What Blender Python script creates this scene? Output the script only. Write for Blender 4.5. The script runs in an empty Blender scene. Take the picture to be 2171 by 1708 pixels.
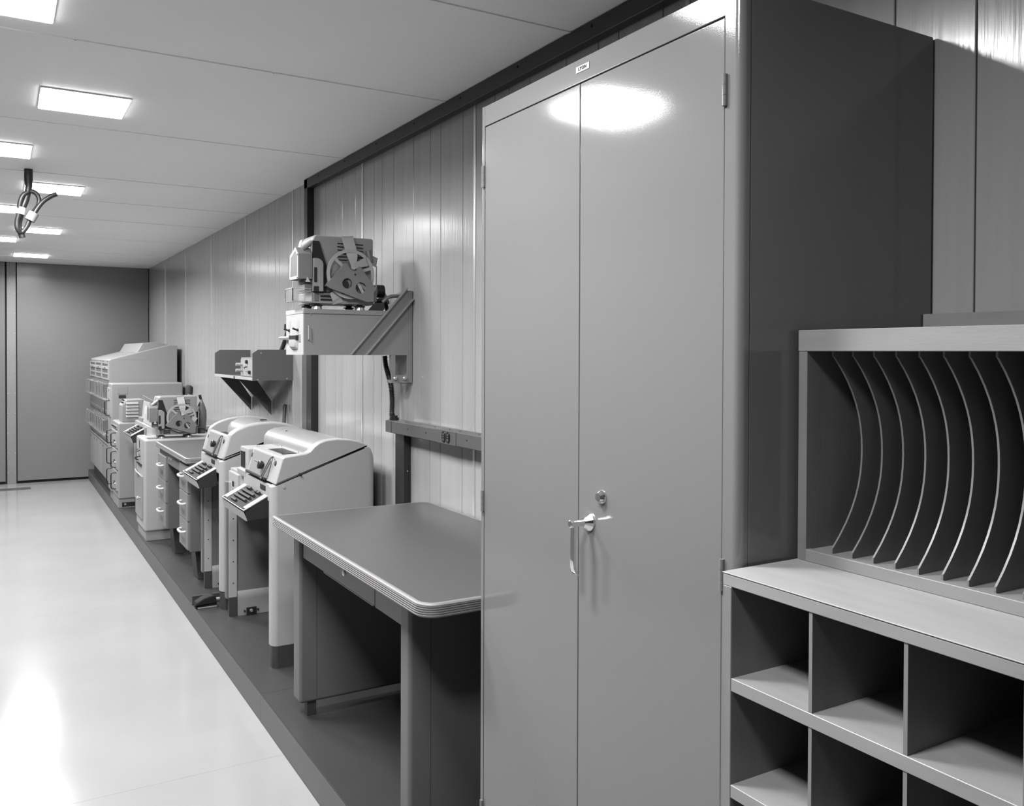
import bpy, bmesh, math, random
from mathutils import Vector, Matrix
random.seed(7)
scn = bpy.context.scene
COL = scn.collection

# ------------------------------------------------------------------ camera
f_px, yaw, pitch, roll, cy = 1839.218, .535192, -.01264968, .00344828, 770.775
CAMZ = 1.463
fwd0 = Vector((math.sin(yaw), math.cos(yaw), 0)); right0 = Vector((math.cos(yaw), -math.sin(yaw), 0)); up0 = Vector((0, 0, 1))
fw = fwd0 * math.cos(pitch) + up0 * math.sin(pitch); u2 = up0 * math.cos(pitch) - fwd0 * math.sin(pitch)
rt = right0 * math.cos(roll) + u2 * math.sin(roll); up = u2 * math.cos(roll) - right0 * math.sin(roll)
cd = bpy.data.cameras.new('camera'); cam = bpy.data.objects.new('camera', cd); COL.objects.link(cam)
cam.matrix_world = Matrix(((rt.x, up.x, -fw.x, 0), (rt.y, up.y, -fw.y, 0), (rt.z, up.z, -fw.z, CAMZ), (0, 0, 0, 1)))
cd.sensor_fit = 'HORIZONTAL'; cd.sensor_width = 36; cd.lens = 36 * f_px / 2171
cd.shift_y = -(854 - cy) / 2171; cd.clip_start = .02; cd.clip_end = 60
scn.camera = cam

# ------------------------------------------------------------------ world, exposure
w = bpy.data.worlds.new('world'); scn.world = w; w.use_nodes = True
w.node_tree.nodes['Background'].inputs[0].default_value = (.5, .5, .5, 1)
w.node_tree.nodes['Background'].inputs[1].default_value = 0.0
vs = scn.view_settings
vs.view_transform = 'Standard'; vs.look = 'None'; vs.gamma = 1; vs.use_curve_mapping = False
vs.exposure = 0.0
LAMP = 18.0      # glow of the lamp diffusers
DOWN = 42.0      # watts of each lamp, thrown downwards by its prismatic lens
SPREAD = 164.0

# ------------------------------------------------------------------ materials (black and white picture: neutral greys)
MATS = {}
def mat(name, v, rough=.5, metal=0., var=.06, vscale=3., bump=0., bscale=200., spec=.5, stretch=None, trans=0., emit=0., coat=0.):
    m = bpy.data.materials.new(name); m.use_nodes = True
    nt = m.node_tree; b = nt.nodes['Principled BSDF']
    b.inputs['Roughness'].default_value = rough; b.inputs['Metallic'].default_value = metal
    b.inputs['Specular IOR Level'].default_value = spec
    b.inputs['Base Color'].default_value = (v, v, v, 1)
    if coat: b.inputs['Coat Weight'].default_value = coat; b.inputs['Coat Roughness'].default_value = .12
    if trans: b.inputs['Transmission Weight'].default_value = trans; b.inputs['IOR'].default_value = 1.3
    if emit:
        b.inputs['Emission Color'].default_value = (1, 1, 1, 1); b.inputs['Emission Strength'].default_value = emit
    if var or bump:
        tc = nt.nodes.new('ShaderNodeTexCoord'); mp = nt.nodes.new('ShaderNodeMapping')
        nt.links.new(tc.outputs['Object'], mp.inputs['Vector'])
        if stretch: mp.inputs['Scale'].default_value = stretch
    if var:
        n = nt.nodes.new('ShaderNodeTexNoise'); n.inputs['Scale'].default_value = vscale; n.inputs['Detail'].default_value = 6
        nt.links.new(mp.outputs[0], n.inputs['Vector'])
        mr = nt.nodes.new('ShaderNodeMapRange'); mr.inputs['From Min'].default_value = .25; mr.inputs['From Max'].default_value = .75
        mr.inputs['To Min'].default_value = v * (1 - var); mr.inputs['To Max'].default_value = v * (1 + var)
        nt.links.new(n.outputs['Fac'], mr.inputs['Value']); nt.links.new(mr.outputs[0], b.inputs['Base Color'])
    if bump:
        n2 = nt.nodes.new('ShaderNodeTexNoise'); n2.inputs['Scale'].default_value = bscale; n2.inputs['Detail'].default_value = 3
        nt.links.new(mp.outputs[0], n2.inputs['Vector'])
        bp = nt.nodes.new('ShaderNodeBump'); bp.inputs['Strength'].default_value = bump; bp.inputs['Distance'].default_value = .002
        nt.links.new(n2.outputs['Fac'], bp.inputs['Height']); nt.links.new(bp.outputs[0], b.inputs['Normal'])
    MATS[name] = m
    return m
mat('plank_wood', 0.2703, .185, spec=.45, var=.07, vscale=2.5, stretch=(1, 9, .5), bump=.25, bscale=9)
mat('groove', 0.027, .7, var=0)
mat('aluminium', .62, .30, metal=.7, var=.03)
mat('ceiling_board', .80, .55, var=.04, vscale=1.2, bump=.15, bscale=160)
mat('floor_vinyl', 0.2273, .14, spec=.20, var=.07, vscale=1.6, bump=.10, bscale=12)
mat('floor_mark', 0.04725, .6, var=.5, vscale=9)
mat('linoleum', 0.02359, .42, var=.12, vscale=3)
mat('nosing_rubber', .035, .8, var=.1, spec=.1)
mat('pedal_rubber', .010, .75, var=.1, vscale=30, spec=.2)
mat('platform_face', 0.08775, .5, var=.12, vscale=4, stretch=(1, .4, 1))
mat('far_panel', 0.1535, .22, var=.05, vscale=1., bump=.06, bscale=6)
mat('far_post', 0.189, .4)
mat('dark_gap', 0.0054, .8, var=0)
mat('plain_wall', 0.07875, .5)
mat('near_wall', 0.0135, .6)
mat('duct_steel', 0.01418, .45, var=.08)
mat('wireway', 0.0648, .45, var=.08)
mat('cabinet_paint', 0.126, .085, var=.025, vscale=1.5, bump=.03, bscale=500)
mat('chrome', .85, .12, metal=1, var=0)
mat('steel', .55, .3, metal=.8, var=.05)
mat('white_plate', .27, .5, var=0)
mat('ink', .004, .7, var=0, spec=.05)
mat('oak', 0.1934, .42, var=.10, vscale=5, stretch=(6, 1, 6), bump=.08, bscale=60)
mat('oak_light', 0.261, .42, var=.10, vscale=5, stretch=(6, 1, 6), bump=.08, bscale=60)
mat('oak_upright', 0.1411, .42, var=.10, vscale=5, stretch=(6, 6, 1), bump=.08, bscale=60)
mat('desk_top', 0.04737, .45, var=.04, vscale=4, bump=.06, bscale=400)
mat('desk_edge', 0.1328, .5, metal=0, var=.03)
mat('desk_body', 0.08415, .42, var=.03)
mat('desk_face', 0.1323, .42, var=.03)
mat('machine_paint', 0.2793, .38, var=.03, bump=.04, bscale=350)
mat('machine_white', 0.1861, .38, var=.02)
mat('machine_grey', 0.1152, .45, var=.04)
mat('key_side', .012, .5, var=.05)
mat('key_plate', .026, .7, var=.05, spec=.12)
mat('key_cap', .030, .6, var=.05, spec=.2)
mat('tray_grey', .10, .4, var=.05)
mat('machine_base', 0.0315, .5, var=.06)
mat('black', 0.0081, .4, var=0)
mat('black_gloss', 0.009, .15, var=0)
mat('reader_grey', 0.198, .4, var=.04)
mat('reader_dark', 0.099, .45, var=.06)
mat('guard_grey', 0.135, .5, var=.08, vscale=20)
mat('bracket_grey', 0.1823, .45, var=.04)
mat('panel_white', 0.306, .4, var=.02)
mat('shelf_grey', 0.081, .5, var=.04)
mat('tape_white', 0.279, .6, var=.08, vscale=30)
mat('paper', 0.3375, .7, var=.05)
mat('glass_clear', .95, .05, var=0, trans=.92)
mat('glass_dark', .008, .30, var=0, spec=.25)
mat('rubber', .016, .45, var=.1, vscale=30)
mat('rack_paint', 0.2106, .4, var=.03)
mat('rack_white', 0.2673, .35, var=.03)
mat('lamp', .9, .5, var=0, emit=LAMP)
mat('lamp_frame', .6, .4, var=0)

# ------------------------------------------------------------------ builders
ORG = {}
def tag(o, label=None, cat=None, group=None, kind=None):
    if label: o['label'] = label
    if cat: o['category'] = cat
    if group: o['group'] = group
    if kind: o['kind'] = kind
    return o
def thing(name, org, label=None, cat=None, group=None, kind=None):
    o = bpy.data.objects.new(name, None); COL.objects.link(o); o.location = org; o.empty_display_size = .05
    ORG[o.name] = Vector(org)
    return tag(o, label, cat, group, kind)
class MB:
    def __init__(s): s.bm = bmesh.new()
    def _take(s, t, mx=None):
        if mx is not None: bmesh.ops.transform(t, matrix=mx, verts=t.verts)
        me = bpy.data.meshes.new('t'); t.to_mesh(me); t.free(); s.bm.from_mesh(me); bpy.data.meshes.remove(me)
        return s
    def box(s, x0, x1, y0, y1, z0, z1, bev=0., seg=2):
        t = bmesh.new(); bmesh.ops.create_cube(t, size=1)
        for v in t.verts: v.co = Vector(((x0 + x1) / 2 + v.co.x * (x1 - x0), (y0 + y1) / 2 + v.co.y * (y1 - y0), (z0 + z1) / 2 + v.co.z * (z1 - z0)))
        if bev: bmesh.ops.bevel(t, geom=t.edges[:], offset=bev, segments=seg, affect='EDGES', profile=.5)
        return s._take(t)
    def obox(s, o, ux, uy, uz, dx, dy, dz, bev=0., seg=2):
        """box centred at o, axes ux uy uz (unit), full sizes"""
        t = bmesh.new(); bmesh.ops.create_cube(t, size=1)
        for v in t.verts: v.co = Vector((v.co.x * dx, v.co.y * dy, v.co.z * dz))
        if bev: bmesh.ops.bevel(t, geom=t.edges[:], offset=bev, segments=seg, affect='EDGES', profile=.5)
        m = Matrix((Vector(ux), Vector(uy), Vector(uz))).transposed().to_4x4(); m.translation = Vector(o)
        return s._take(t, m)
    def prism(s, poly, ax, a0, a1, bev=0., seg=2, holes=()):
        def P(p, a):
            if ax == 'Y': return Vector((p[0], a, p[1]))
            if ax == 'X': return Vector((a, p[0], p[1]))
            return Vector((p[0], p[1], a))
        t = bmesh.new()
        es = []
        for lp in [poly] + list(holes):
            vs_ = [t.verts.new(P(p, a0)) for p in lp]
            for i in range(len(vs_)): es.append(t.edges.new((vs_[i], vs_[(i + 1) % len(vs_)])))
        if holes: fs = [g for g in bmesh.ops.triangle_fill(t, edges=es, use_beauty=True)['geom'] if isinstance(g, bmesh.types.BMFace)]
        else: fs = [t.faces.new(list(t.verts))]
        r = bmesh.ops.extrude_face_region(t, geom=fs)
        d = P((0, 0), a1) - P((0, 0), a0)
        bmesh.ops.translate(t, vec=d, verts=[g for g in r['geom'] if isinstance(g, bmesh.types.BMVert)])
        bmesh.ops.recalc_face_normals(t, faces=t.faces)
        if bev:
            e = [e for e in t.edges if len(e.link_faces) == 2 and e.calc_face_angle(0) > .6]
            bmesh.ops.bevel(t, geom=e, offset=bev, segments=seg, affect='EDGES', profile=.5)
        return s._take(t)
    def cyl(s, p0, p1, r0, r1=None, n=20):
        p0, p1 = Vector(p0), Vector(p1); d = p1 - p0
        t = bmesh.new(); bmesh.ops.create_cone(t, cap_ends=True, segments=n, radius1=r0, radius2=r0 if r1 is None else r1, depth=d.length)
        m = d.to_track_quat('Z', 'Y').to_matrix().to_4x4(); m.translation = (p0 + p1) / 2
        return s._take(t, m)
    def lathe(s, prof, o, ax, n=24):
        """prof: (distance along axis, radius)"""
        t = bmesh.new(); rings = []
        for d, r in prof: rings.append([t.verts.new((r * math.cos(2 * math.pi * k / n), r * math.sin(2 * math.pi * k / n), d)) for k in range(n)])
        for a, b in zip(rings, rings[1:]):
            for k in range(n): t.faces.new((a[k], a[(k + 1) % n], b[(k + 1) % n], b[k]))
        t.faces.new(rings[0][::-1]); t.faces.new(rings[-1])
        m = Vector(ax).to_track_quat('Z', 'Y').to_matrix().to_4x4(); m.translation = Vector(o)
        return s._take(t, m)
    def tube(s, pts, r, n=8, closed=False, rad=None, cap=True):
        pts = [Vector(p) for p in pts]; N = len(pts); t = bmesh.new(); rings = []
        prev = None
        for i, p in enumerate(pts):
            a = pts[(i - 1) % N] if (closed or i > 0) else p; b = pts[(i + 1) % N] if (closed or i < N - 1) else p
            d = (b - a).normalized()
            if prev is None:
                nrm = d.orthogonal().normalized()
            else:
                nrm = (prev - d * prev.dot(d)).normalized()
            prev = nrm; bi = d.cross(nrm); rr = rad[i] if rad else r
            rings.append([t.verts.new(p + (nrm * math.cos(2 * math.pi * k / n) + bi * math.sin(2 * math.pi * k / n)) * rr) for k in range(n)])
        for i in range(N if closed else N - 1):
            a, b = rings[i], rings[(i + 1) % N]
            for k in range(n): t.faces.new((a[k], a[(k + 1) % n], b[(k + 1) % n], b[k]))
        if cap and not closed: t.faces.new(rings[0][::-1]); t.faces.new(rings[-1])
        return s._take(t)
    def rings(s, rr, cap0=True, cap1=True):
        t = bmesh.new(); R = [[t.verts.new(p) for p in r] for r in rr]; n = len(R[0])
        for a, b in zip(R, R[1:]):
            for k in range(n): t.faces.new((a[k], a[(k + 1) % n], b[(k + 1) % n], b[k]))
        if cap0: t.faces.new(R[0][::-1])
        if cap1: t.faces.new(R[-1])
        bmesh.ops.recalc_face_normals(t, faces=t.faces)
        return s._take(t)
    def build(s, name, m, parent=None, smooth=32, kind=None, label=None):
        o_ = ORG[parent.name] if parent else Vector((0, 0, 0))
        if o_.length: bmesh.ops.translate(s.bm, vec=-o_, verts=s.bm.verts)
        me = bpy.data.meshes.new(name); s.bm.to_mesh(me); s.bm.free()
        me.materials.append(MATS[m])
        if smooth: me.shade_smooth(); me.set_sharp_from_angle(angle=math.radians(smooth))
        o = bpy.data.objects.new(name, me); COL.objects.link(o)
        if smooth:
            wn = o.modifiers.new('weighted_normals', 'WEIGHTED_NORMAL'); wn.keep_sharp = True; wn.weight = 90
        if parent: o.parent = parent
        ORG[o.name] = o_.copy()
        if kind: o['kind'] = kind
        if label: o['label'] = label
        return o
def one(name, mb, m, org, label, cat, group=None):
    """a thing of one mesh, its origin at org"""
    bmesh.ops.translate(mb.bm, vec=-Vector(org), verts=mb.bm.verts)
    o = mb.build(name, m); o.location = org; ORG[o.name] = Vector(org)
    return tag(o, label, cat, group)
def box(name, m, parent, *a, **k):
    return MB().box(*a, **k).build(name, m, parent)
def arc(cx, cz, r, a0, a1, n):
    return [(cx + r * math.cos(math.radians(a0 + (a1 - a0) * i / n)), cz + r * math.sin(math.radians(a0 + (a1 - a0) * i / n))) for i in range(n + 1)]
def circ(cx, cz, r, n=20): return arc(cx, cz, r, 0, 360 - 360 / n, n - 1)
def spline(pts, n=10):
    pts = [Vector(p) for p in pts]; out = []
    for i in range(len(pts) - 1):
        p0 = pts[max(i - 1, 0)]; p1 = pts[i]; p2 = pts[i + 1]; p3 = pts[min(i + 2, len(pts) - 1)]
        for k in range(n):
            t = k / n
            out.append(.5 * ((2 * p1) + (p2 - p0) * t + (2 * p0 - 5 * p1 + 4 * p2 - p3) * t * t + (3 * p1 - p0 - 3 * p2 + p3) * t ** 3))
    out.append(pts[-1]); return out
def text_mesh(name, body, size, m, parent, loc, rx, depth=.0003):
    cu = bpy.data.curves.new(name, 'FONT'); cu.body = body; cu.size = size; cu.space_character = 1.22; cu.extrude = depth; cu.offset = size * .022; cu.align_x = 'CENTER'; cu.align_y = 'CENTER'
    to = bpy.data.objects.new(name + '_tmp', cu); COL.objects.link(to)
    me = bpy.data.meshes.new_from_object(to.evaluated_get(bpy.context.evaluated_depsgraph_get()))
    bpy.data.objects.remove(to); me.transform(Matrix.Translation(Vector(loc) - ORG[parent.name]) @ rx)
    me.materials.clear(); me.materials.append(MATS[m])
    o = bpy.data.objects.new(name, me); COL.objects.link(o); o.parent = parent; ORG[o.name] = ORG[parent.name].copy()
    return o

XW, XL, YN, YF, ZC, PZ, XP = 1.54, -1.25, -.45, 11.02, 2.44, .111, .89

# ================================================================== SETTING
# ---- floor: long vinyl sheets with cross seams
fl = thing('floor', (0, 5, 0), kind='structure')
box('subfloor', 'dark_gap', fl, XL, XW, YN, YF, -.03, -.006)
seams = [YN, .60, 3.12, 5.43, 7.75, 10.28, YF]
for a, b in zip(seams, seams[1:]): box('vinyl_sheet', 'floor_vinyl', fl, XL, XP - .0005, a + .0004, b - .0004, -.006, 0)
# ---- platform along the wall
pl = thing('floor_platform', (1.2, 5, 0), kind='structure')
box('platform_core', 'machine_base', pl, XP + .014, XW, YN, YF, 0, PZ - .006)
ps = [YN, 3.44, 7.02, 8.01, YF]
for a, b in zip(ps, ps[1:]):
    box('front_board', 'platform_face', pl, XP, XP + .014, a + .0007, b - .0007, 0, PZ - .003, bev=.001, seg=1)
    box('linoleum_sheet', 'linoleum', pl, XP + .002, XW, a + .0006, b - .0006, PZ - .006, PZ)
MB().cyl((XP + .003, YN, PZ - .002), (XP + .003, YF, PZ - .002), .0028, n=8).build('nosing', 'nosing_rubber', pl)
# ---- right wall: grooved planks between metal joint strips
wr = thing('wall_right', (XW, 5, 0), kind='structure')
box('wall_backing', 'groove', wr, XW + .006, XW + .05, YN, YF, 0, ZC)
PAT = [0, .10, .293, .392, .560, .777, .915, 1.015, 1.163]
cache = {}
y0 = 2.872 - 1.163 * 3
while y0 < YF:
    for a, b in zip(PAT, PAT[1:]):
        ya, yb = max(y0 + a, YN), min(y0 + b, YF)
        if yb - ya < .01: continue
        w_ = round(yb - ya, 4)
        if w_ not in cache:
            cache[w_] = MB().box(XW, XW + .008, 5.0016, 5 + w_ - .0016, 0, ZC, bev=.0016, seg=1).build('plank', 'plank_wood', wr); o = cache[w_]
        else:
            o = cache[w_].copy(); COL.objects.link(o)
        o.location = (0, ya - 5, 0)
    y0 += 1.163
for k in range(-1, 7):
    yj = 2.872 + 1.163 * k
    MB().box(XW - .004, XW + .002, yj - .008, yj + .008, .111, ZC, bev=.0018, seg=2).build('joint_strip', 'aluminium', wr)
# ---- far wall: tall panel, riveted post, panel
wf = thing('wall_far', (.3, YF, 0), kind='structure')
box('wall_backing', 'dark_gap', wf, XL, XW + .05, YF + .02, YF + .06, 0, ZC)
box('wall_panel', 'far_panel', wf, .186, XW - .006, YF, YF + .02, .028, ZC)
box('wall_panel', 'far_panel', wf, XL, .070, YF + .004, YF + .02, .028, ZC)
box('post', 'far_post', wf, .086, .174, YF - .012, YF + .02, 0, ZC, bev=.003)
for i in range(11):
    for x in (.096, .164):
        MB().lathe([(0, .004), (.002, .004), (.004, .0015)], (x, YF - .012, .12 + i * .22), (0, -1, 0), 8).build('rivet', 'steel', wf)
# ---- unseen enclosing walls
wl = thing('wall_left', (XL, 5, 0), kind='structure'); box('wall_sheet', 'plain_wall', wl, XL - .05, XL, YN, YF, 0, ZC)
wn = thing('wall_near', (0, YN, 0), kind='structure'); box('wall_sheet', 'near_wall', wn, XL, XW, YN - .05, YN, 0, ZC)
# ---- ceiling: boards with joint battens
ce = thing('ceiling', (0, 5, ZC), kind='structure')
box('ceiling_backing', 'dark_gap', ce, XL - .05, XW + .05, YN - .05, YF + .06, ZC + .012, ZC + .04)
cj = [YN, .10, 1.04, 2.202, 3.056, 4.215, 5.41, 6.26, 7.13, 8.296, 9.49, 10.31, YF]
for a, b in zip(cj, cj[1:]):
    box('ceiling_board', 'ceiling_board', ce, XL, XW + .01, a + .0045, b - .0045, ZC, ZC + .012)
for y in cj[1:-1]:
    for xa, xb in ((XL, -.41), (-.405, .21), (.216, .83), (.836, XW)):
        MB().box(xa, xb, y - .012, y + .001, ZC - .004, ZC + .001, bev=.001, seg=1).build('batten', 'ceiling_board', ce)

# ---- ceiling lights
def ceil_light(x, y, label, group):
    t = thing('ceiling_light', (x, y, ZC), label, 'ceiling light', group)
    h = .155
    MB().prism([(x - h, y - h), (x + h, y - h), (x + h, y + h), (x - h, y + h)], 'Z', ZC - .006, ZC, holes=[[(x - h + .003, y - h + .003), (x + h - .003, y - h + .003), (x + h - .003, y + h - .003), (x - h + .003, y + h - .003)]]).build('frame', 'lamp_frame', t)
    box('diffuser', 'lamp', t, x - h + .003, x + h - .003, y - h + .003, y + h - .003, ZC - .010, ZC - .001)
    ld = bpy.data.lights.new('lamp_light', 'AREA'); ld.shape = 'SQUARE'; ld.size = .29; ld.energy = DOWN; ld.spread = math.radians(SPREAD)
    lo = bpy.data.objects.new('lamp_light', ld); COL.objects.link(lo); lo.parent = t; lo.location = (0, 0, -.012)
GA, GB = 'lights nearer the panelled wall', 'lights farther from the panelled wall'
for y, lbl in ((1.71, 'square white ceiling light before the doors of the tall storage cabinet'), (3.80, 'square white ceiling light over the aisle abreast of the high wall bracket'),
               (5.89, 'square white ceiling light just behind the hanging cable loop'), (7.97, 'square white ceiling light abreast of the half-hidden punch machine with copy holder'),
               (10.10, 'square white ceiling light closest to the far end wall')): ceil_light(.295, y, lbl, GA)
for y, lbl in ((.80, 'square white ceiling light over the aisle abreast of the cubbyhole unit'), (2.76, 'square white ceiling light mirrored as a glow in the tall cabinet door'),
               (4.86, 'square white ceiling light just ahead of the hanging cable stub'), (6.88, 'square white ceiling light in the farther row abreast of the reader cabinet'),
               (8.75, 'square white ceiling light in the farther row abreast of the middle cabinet')): ceil_light(-.01, y, lbl, GB)

# ---- dark steel duct along ceiling and down the wall
dk = thing('steel_duct', (1.52, 4.82, 0), 'dark steel duct running under the ceiling and down the panelled wall', 'duct')
MB().box(1.50, XW - .004, 4.795, 4.853, 1.76, 2.44, bev=.002, seg=1).build('vertical_duct', 'duct_steel', dk)
MB().box(1.50, XW - .004, YN + .01, 4.853, 2.385, 2.437, bev=.002, seg=1).build('ceiling_duct', 'duct_steel', dk)
MB().box(1.498, XW - .004, 4.717, 4.795, PZ, 1.78, bev=.002, seg=1).build('lower_duct', 'duct_steel', dk)
MB().box(1.498, XW - .004, 4.803, 4.885, PZ, 1.78, bev=.002, seg=1).build('lower_duct', 'wireway', dk)
for y in [4.6 - .42 * i for i in range(11)]:
    MB().cyl((1.5, y, 2.42), (1.497, y, 2.42), .004, n=8).build('screw', 'black', dk)

# ---- wireway with outlets on the wall above the desk, post below it
wy = thing('outlet_wireway', (1.51, 3, PZ), 'grey steel wireway with two black outlets on the wall above the desk', 'wireway')
MB().box(1.47, XW - .004, 1.92, 3.567, 1.113, 1.166, bev=.0025, seg=1).build('trough', 'wireway', wy)
MB().box(1.468, 1.472, 2.885, 3.045, 1.1145, 1.1645).build('outlet_cover', 'wireway', wy)
MB().box(1.468, 1.472, 3.505, 3.566, 1.1145, 1.1645).build('end_cover', 'wireway', wy)
for y in (2.985, 2.948):
    o = MB().prism([(y + p[0], 1.141 + p[1]) for p in arc(0, .008, .0135, 0, 180, 8) + arc(0, -.008, .0135, 180, 360, 8)], 'X', 1.4645, 1.469, bev=.0006, seg=1).build('outlet', 'black_gloss', wy)
    for dz in (.010, -.010):
        for dy in (-.004, .004): box('slot', 'steel', o, 1.4638, 1.465, y + dy - .001, y + dy + .001, 1.141 + dz - .004, 1.141 + dz + .004)
    MB().cyl((1.465, y, 1.141), (1.4635, y, 1.141), .002, n=8).build('screw', 'steel', o)
for y in (3.53, 3.55, 3.33, 3.15, 2.80, 2.6):
    MB().cyl((1.47, y, 1.143), (1.4685, y, 1.143), .003, n=8).build('screw', 'black', wy)
for y in (3.27, 3.13, 3.0, 2.91, 2.76, 2.6):
    MB().cyl((1.50, y, 1.166), (1.50, y, 1.1672), .004, n=8).build('screw', 'black', wy)
MB().box(1.505, XW - .004, 3.45, 3.545, PZ, 1.113, bev=.002, seg=1).build('post', 'duct_steel', wy)
for z in (.95, .70):
    MB().cyl((1.522, 3.45, z), (1.522, 3.4485, z), .003, n=8).build('screw', 'steel', wy)

# ================================================================== STORAGE CABINET
cb = thing('storage_cabinet', (1.28, 1.45, PZ), 'tall grey steel two-door storage cabinet with chrome handle', 'cabinet')
CY0, CY1, CX, CZ = 1.018, 1.889, 1.03, 2.066
CB = XW - .006
box('carcass', 'cabinet_paint', cb, CX + .022, CB, CY0, CY1, PZ, CZ, bev=.003)
MB().box(CX, CX + .021, 1.053, 1.872, 2.0175, CZ, bev=.0015).build('header_rail', 'cabinet_paint', cb)
box('bottom_rail', 'cabinet_paint', cb, CX, CX + .021, 1.053, 1.872, PZ, .20, bev=.0015)
r = .014
MB().prism([(CX, 1.0535), (CX + .0215, 1.0535), (CX + .0215, CY0)] + arc(CX + r, CY0 + r, r, 270, 180, 6), 'Z', PZ, CZ).build('corner_post', 'cabinet_paint', cb)
MB().prism([(CX, 1.8715), (CX + .0215, 1.8715), (CX + .0215, CY1)] + arc(CX + .006, CY1 - .006, .006, 90, 180, 4), 'Z', PZ, CZ).build('corner_post', 'cabinet_paint', cb)
d1 = MB().box(CX + .0005, CX + .018, 1.0555, 1.4662, .202, 2.0155, bev=.0022).build('door', 'cabinet_paint', cb)
d2 = MB().box(CX + .0005, CX + .018, 1.4685, 1.870, .202, 2.0155, bev=.0022).build('door', 'cabinet_paint', cb)
for z in (1.895, 1.098, .33):
    for d, y in ((d1, 1.0515), (d2, 1.8735)):
        m_ = MB()
        for q in range(3): m_.cyl((CX - .003, y, z - .026 + q * .0174), (CX - .003, y, z - .026 + q * .0174 + .0170), .0045, n=12)
        m_.box(CX - .001, CX + .001, y - .004, y + .004, z - .025, z + .025)
        m_.build('hinge', 'cabinet_paint', d)
hd = MB().lathe([(0, .0185), (.003, .0185), (.014, .0095), (.015, .0085)], (CX, 1.427, 1.1215), (-1, 0, 0), 16).build('handle_rosette', 'chrome', d1, smooth=10)
MB().lathe([(0, .0068), (.030, .0068), (.032, .0076), (.036, .0076), (.037, .006)], (CX - .012, 1.427, 1.1215), (-1, 0, 0), 20).build('handle_spindle', 'chrome', d1)
hx = CX - .043
prof = [(hx, 1.118), (hx - .001, 1.05), (hx, 1.032), (hx + .006, 1.020), (hx + .012, 1.016), (hx + .014, 1.0185), (hx + .009, 1.024), (hx + .006, 1.036), (hx + .005, 1.052), (hx + .007, 1.118)]
MB().prism(prof, 'Y', 1.4205, 1.4335, bev=.0012).build('handle_lever', 'chrome', d1)
MB().lathe([(0, .0135), (.004, .0132), (.009, .010), (.012, .0085), (.0125, .003)], (CX, 1.384, 1.178), (-1, 0, 0), 20).build('lock', 'chrome', d1)
box('name_plate', 'white_plate', cb, CX - .0012, CX + .0003, 1.4345, 1.4805, 2.0385, 2.0515)
text_mesh('name_lettering', 'LYON', .0094, 'ink', cb, (CX - .0014, 1.4575, 2.045), Matrix(((0, 0, -1, 0), (-1, 0, 0, 0), (0, 1, 0, 0), (0, 0, 0, 1))))

# ================================================================== CUBBYHOLE UNIT AND RACK
cu = thing('cubbyhole_unit', (1.2, .7, PZ), 'blond wooden cubbyhole unit with open pigeonholes beside the tall cabinet', 'shelf unit')
UX, UB, UY0, UY1, UT = .988, CB, .378, 1.0085, 1.118
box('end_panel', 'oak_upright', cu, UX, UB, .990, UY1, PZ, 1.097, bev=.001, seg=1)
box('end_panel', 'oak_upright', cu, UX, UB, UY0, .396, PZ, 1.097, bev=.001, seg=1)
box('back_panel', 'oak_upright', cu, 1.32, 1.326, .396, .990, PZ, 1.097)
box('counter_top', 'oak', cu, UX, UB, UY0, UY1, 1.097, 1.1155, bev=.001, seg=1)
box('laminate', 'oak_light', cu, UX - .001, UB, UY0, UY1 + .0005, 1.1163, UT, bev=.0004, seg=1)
zz = [.933, .765, .597, .429, .261]
for z in zz: box('shelf', 'oak', cu, UX + .0005, 1.32, .396, .990, z, z + .0205, bev=.0008, seg=1)
lv = [1.097] + zz + [PZ]
for a, b in zip(lv, lv[1:]):
    for y in (.837, .687, .537):
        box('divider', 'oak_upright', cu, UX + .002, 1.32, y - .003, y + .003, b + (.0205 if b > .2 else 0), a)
rk = thing('divider_rack', (1.35, .7, UT), 'blond wooden upright rack with curved dividers standing on the cubbyhole counter', 'rack')
RX, RT = 1.157, 1.5025
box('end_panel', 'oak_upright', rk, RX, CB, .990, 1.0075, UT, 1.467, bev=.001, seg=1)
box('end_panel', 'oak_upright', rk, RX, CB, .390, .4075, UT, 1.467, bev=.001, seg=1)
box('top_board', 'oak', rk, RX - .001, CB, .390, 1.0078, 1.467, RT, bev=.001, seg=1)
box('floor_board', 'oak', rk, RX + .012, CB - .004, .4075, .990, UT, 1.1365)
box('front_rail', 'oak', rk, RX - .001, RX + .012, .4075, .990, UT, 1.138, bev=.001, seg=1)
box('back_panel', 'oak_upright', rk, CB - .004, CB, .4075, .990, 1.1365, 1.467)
m_ = MB()
dv = [(1.170, 1.1365), (1.170, 1.1455)]
for i in range(17):
    t = -1 + 2 * i / 16; dv.append((1.243 - .071 * (abs(t) ** 2.2), 1.302 + t * .1555))
dv += [(1.169, 1.459), (1.169, 1.467), (1.50, 1.467), (1.50, 1.1365)]
y = .948; first = None
while y > .42:
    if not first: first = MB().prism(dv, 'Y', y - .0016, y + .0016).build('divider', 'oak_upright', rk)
    else:
        o = first.copy(); COL.objects.link(o); o.location = (0, y - .948, 0)
    y -= .0385
lg = MB().box(1.505, XW - .002, .39, 1.016, 1.5035, 1.5385, bev=.001, seg=1)
one('wall_ledger', lg, 'oak', (1.52, .7, 1.5035), 'narrow wooden ledger board on the wall above the divider rack', 'board')

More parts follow.
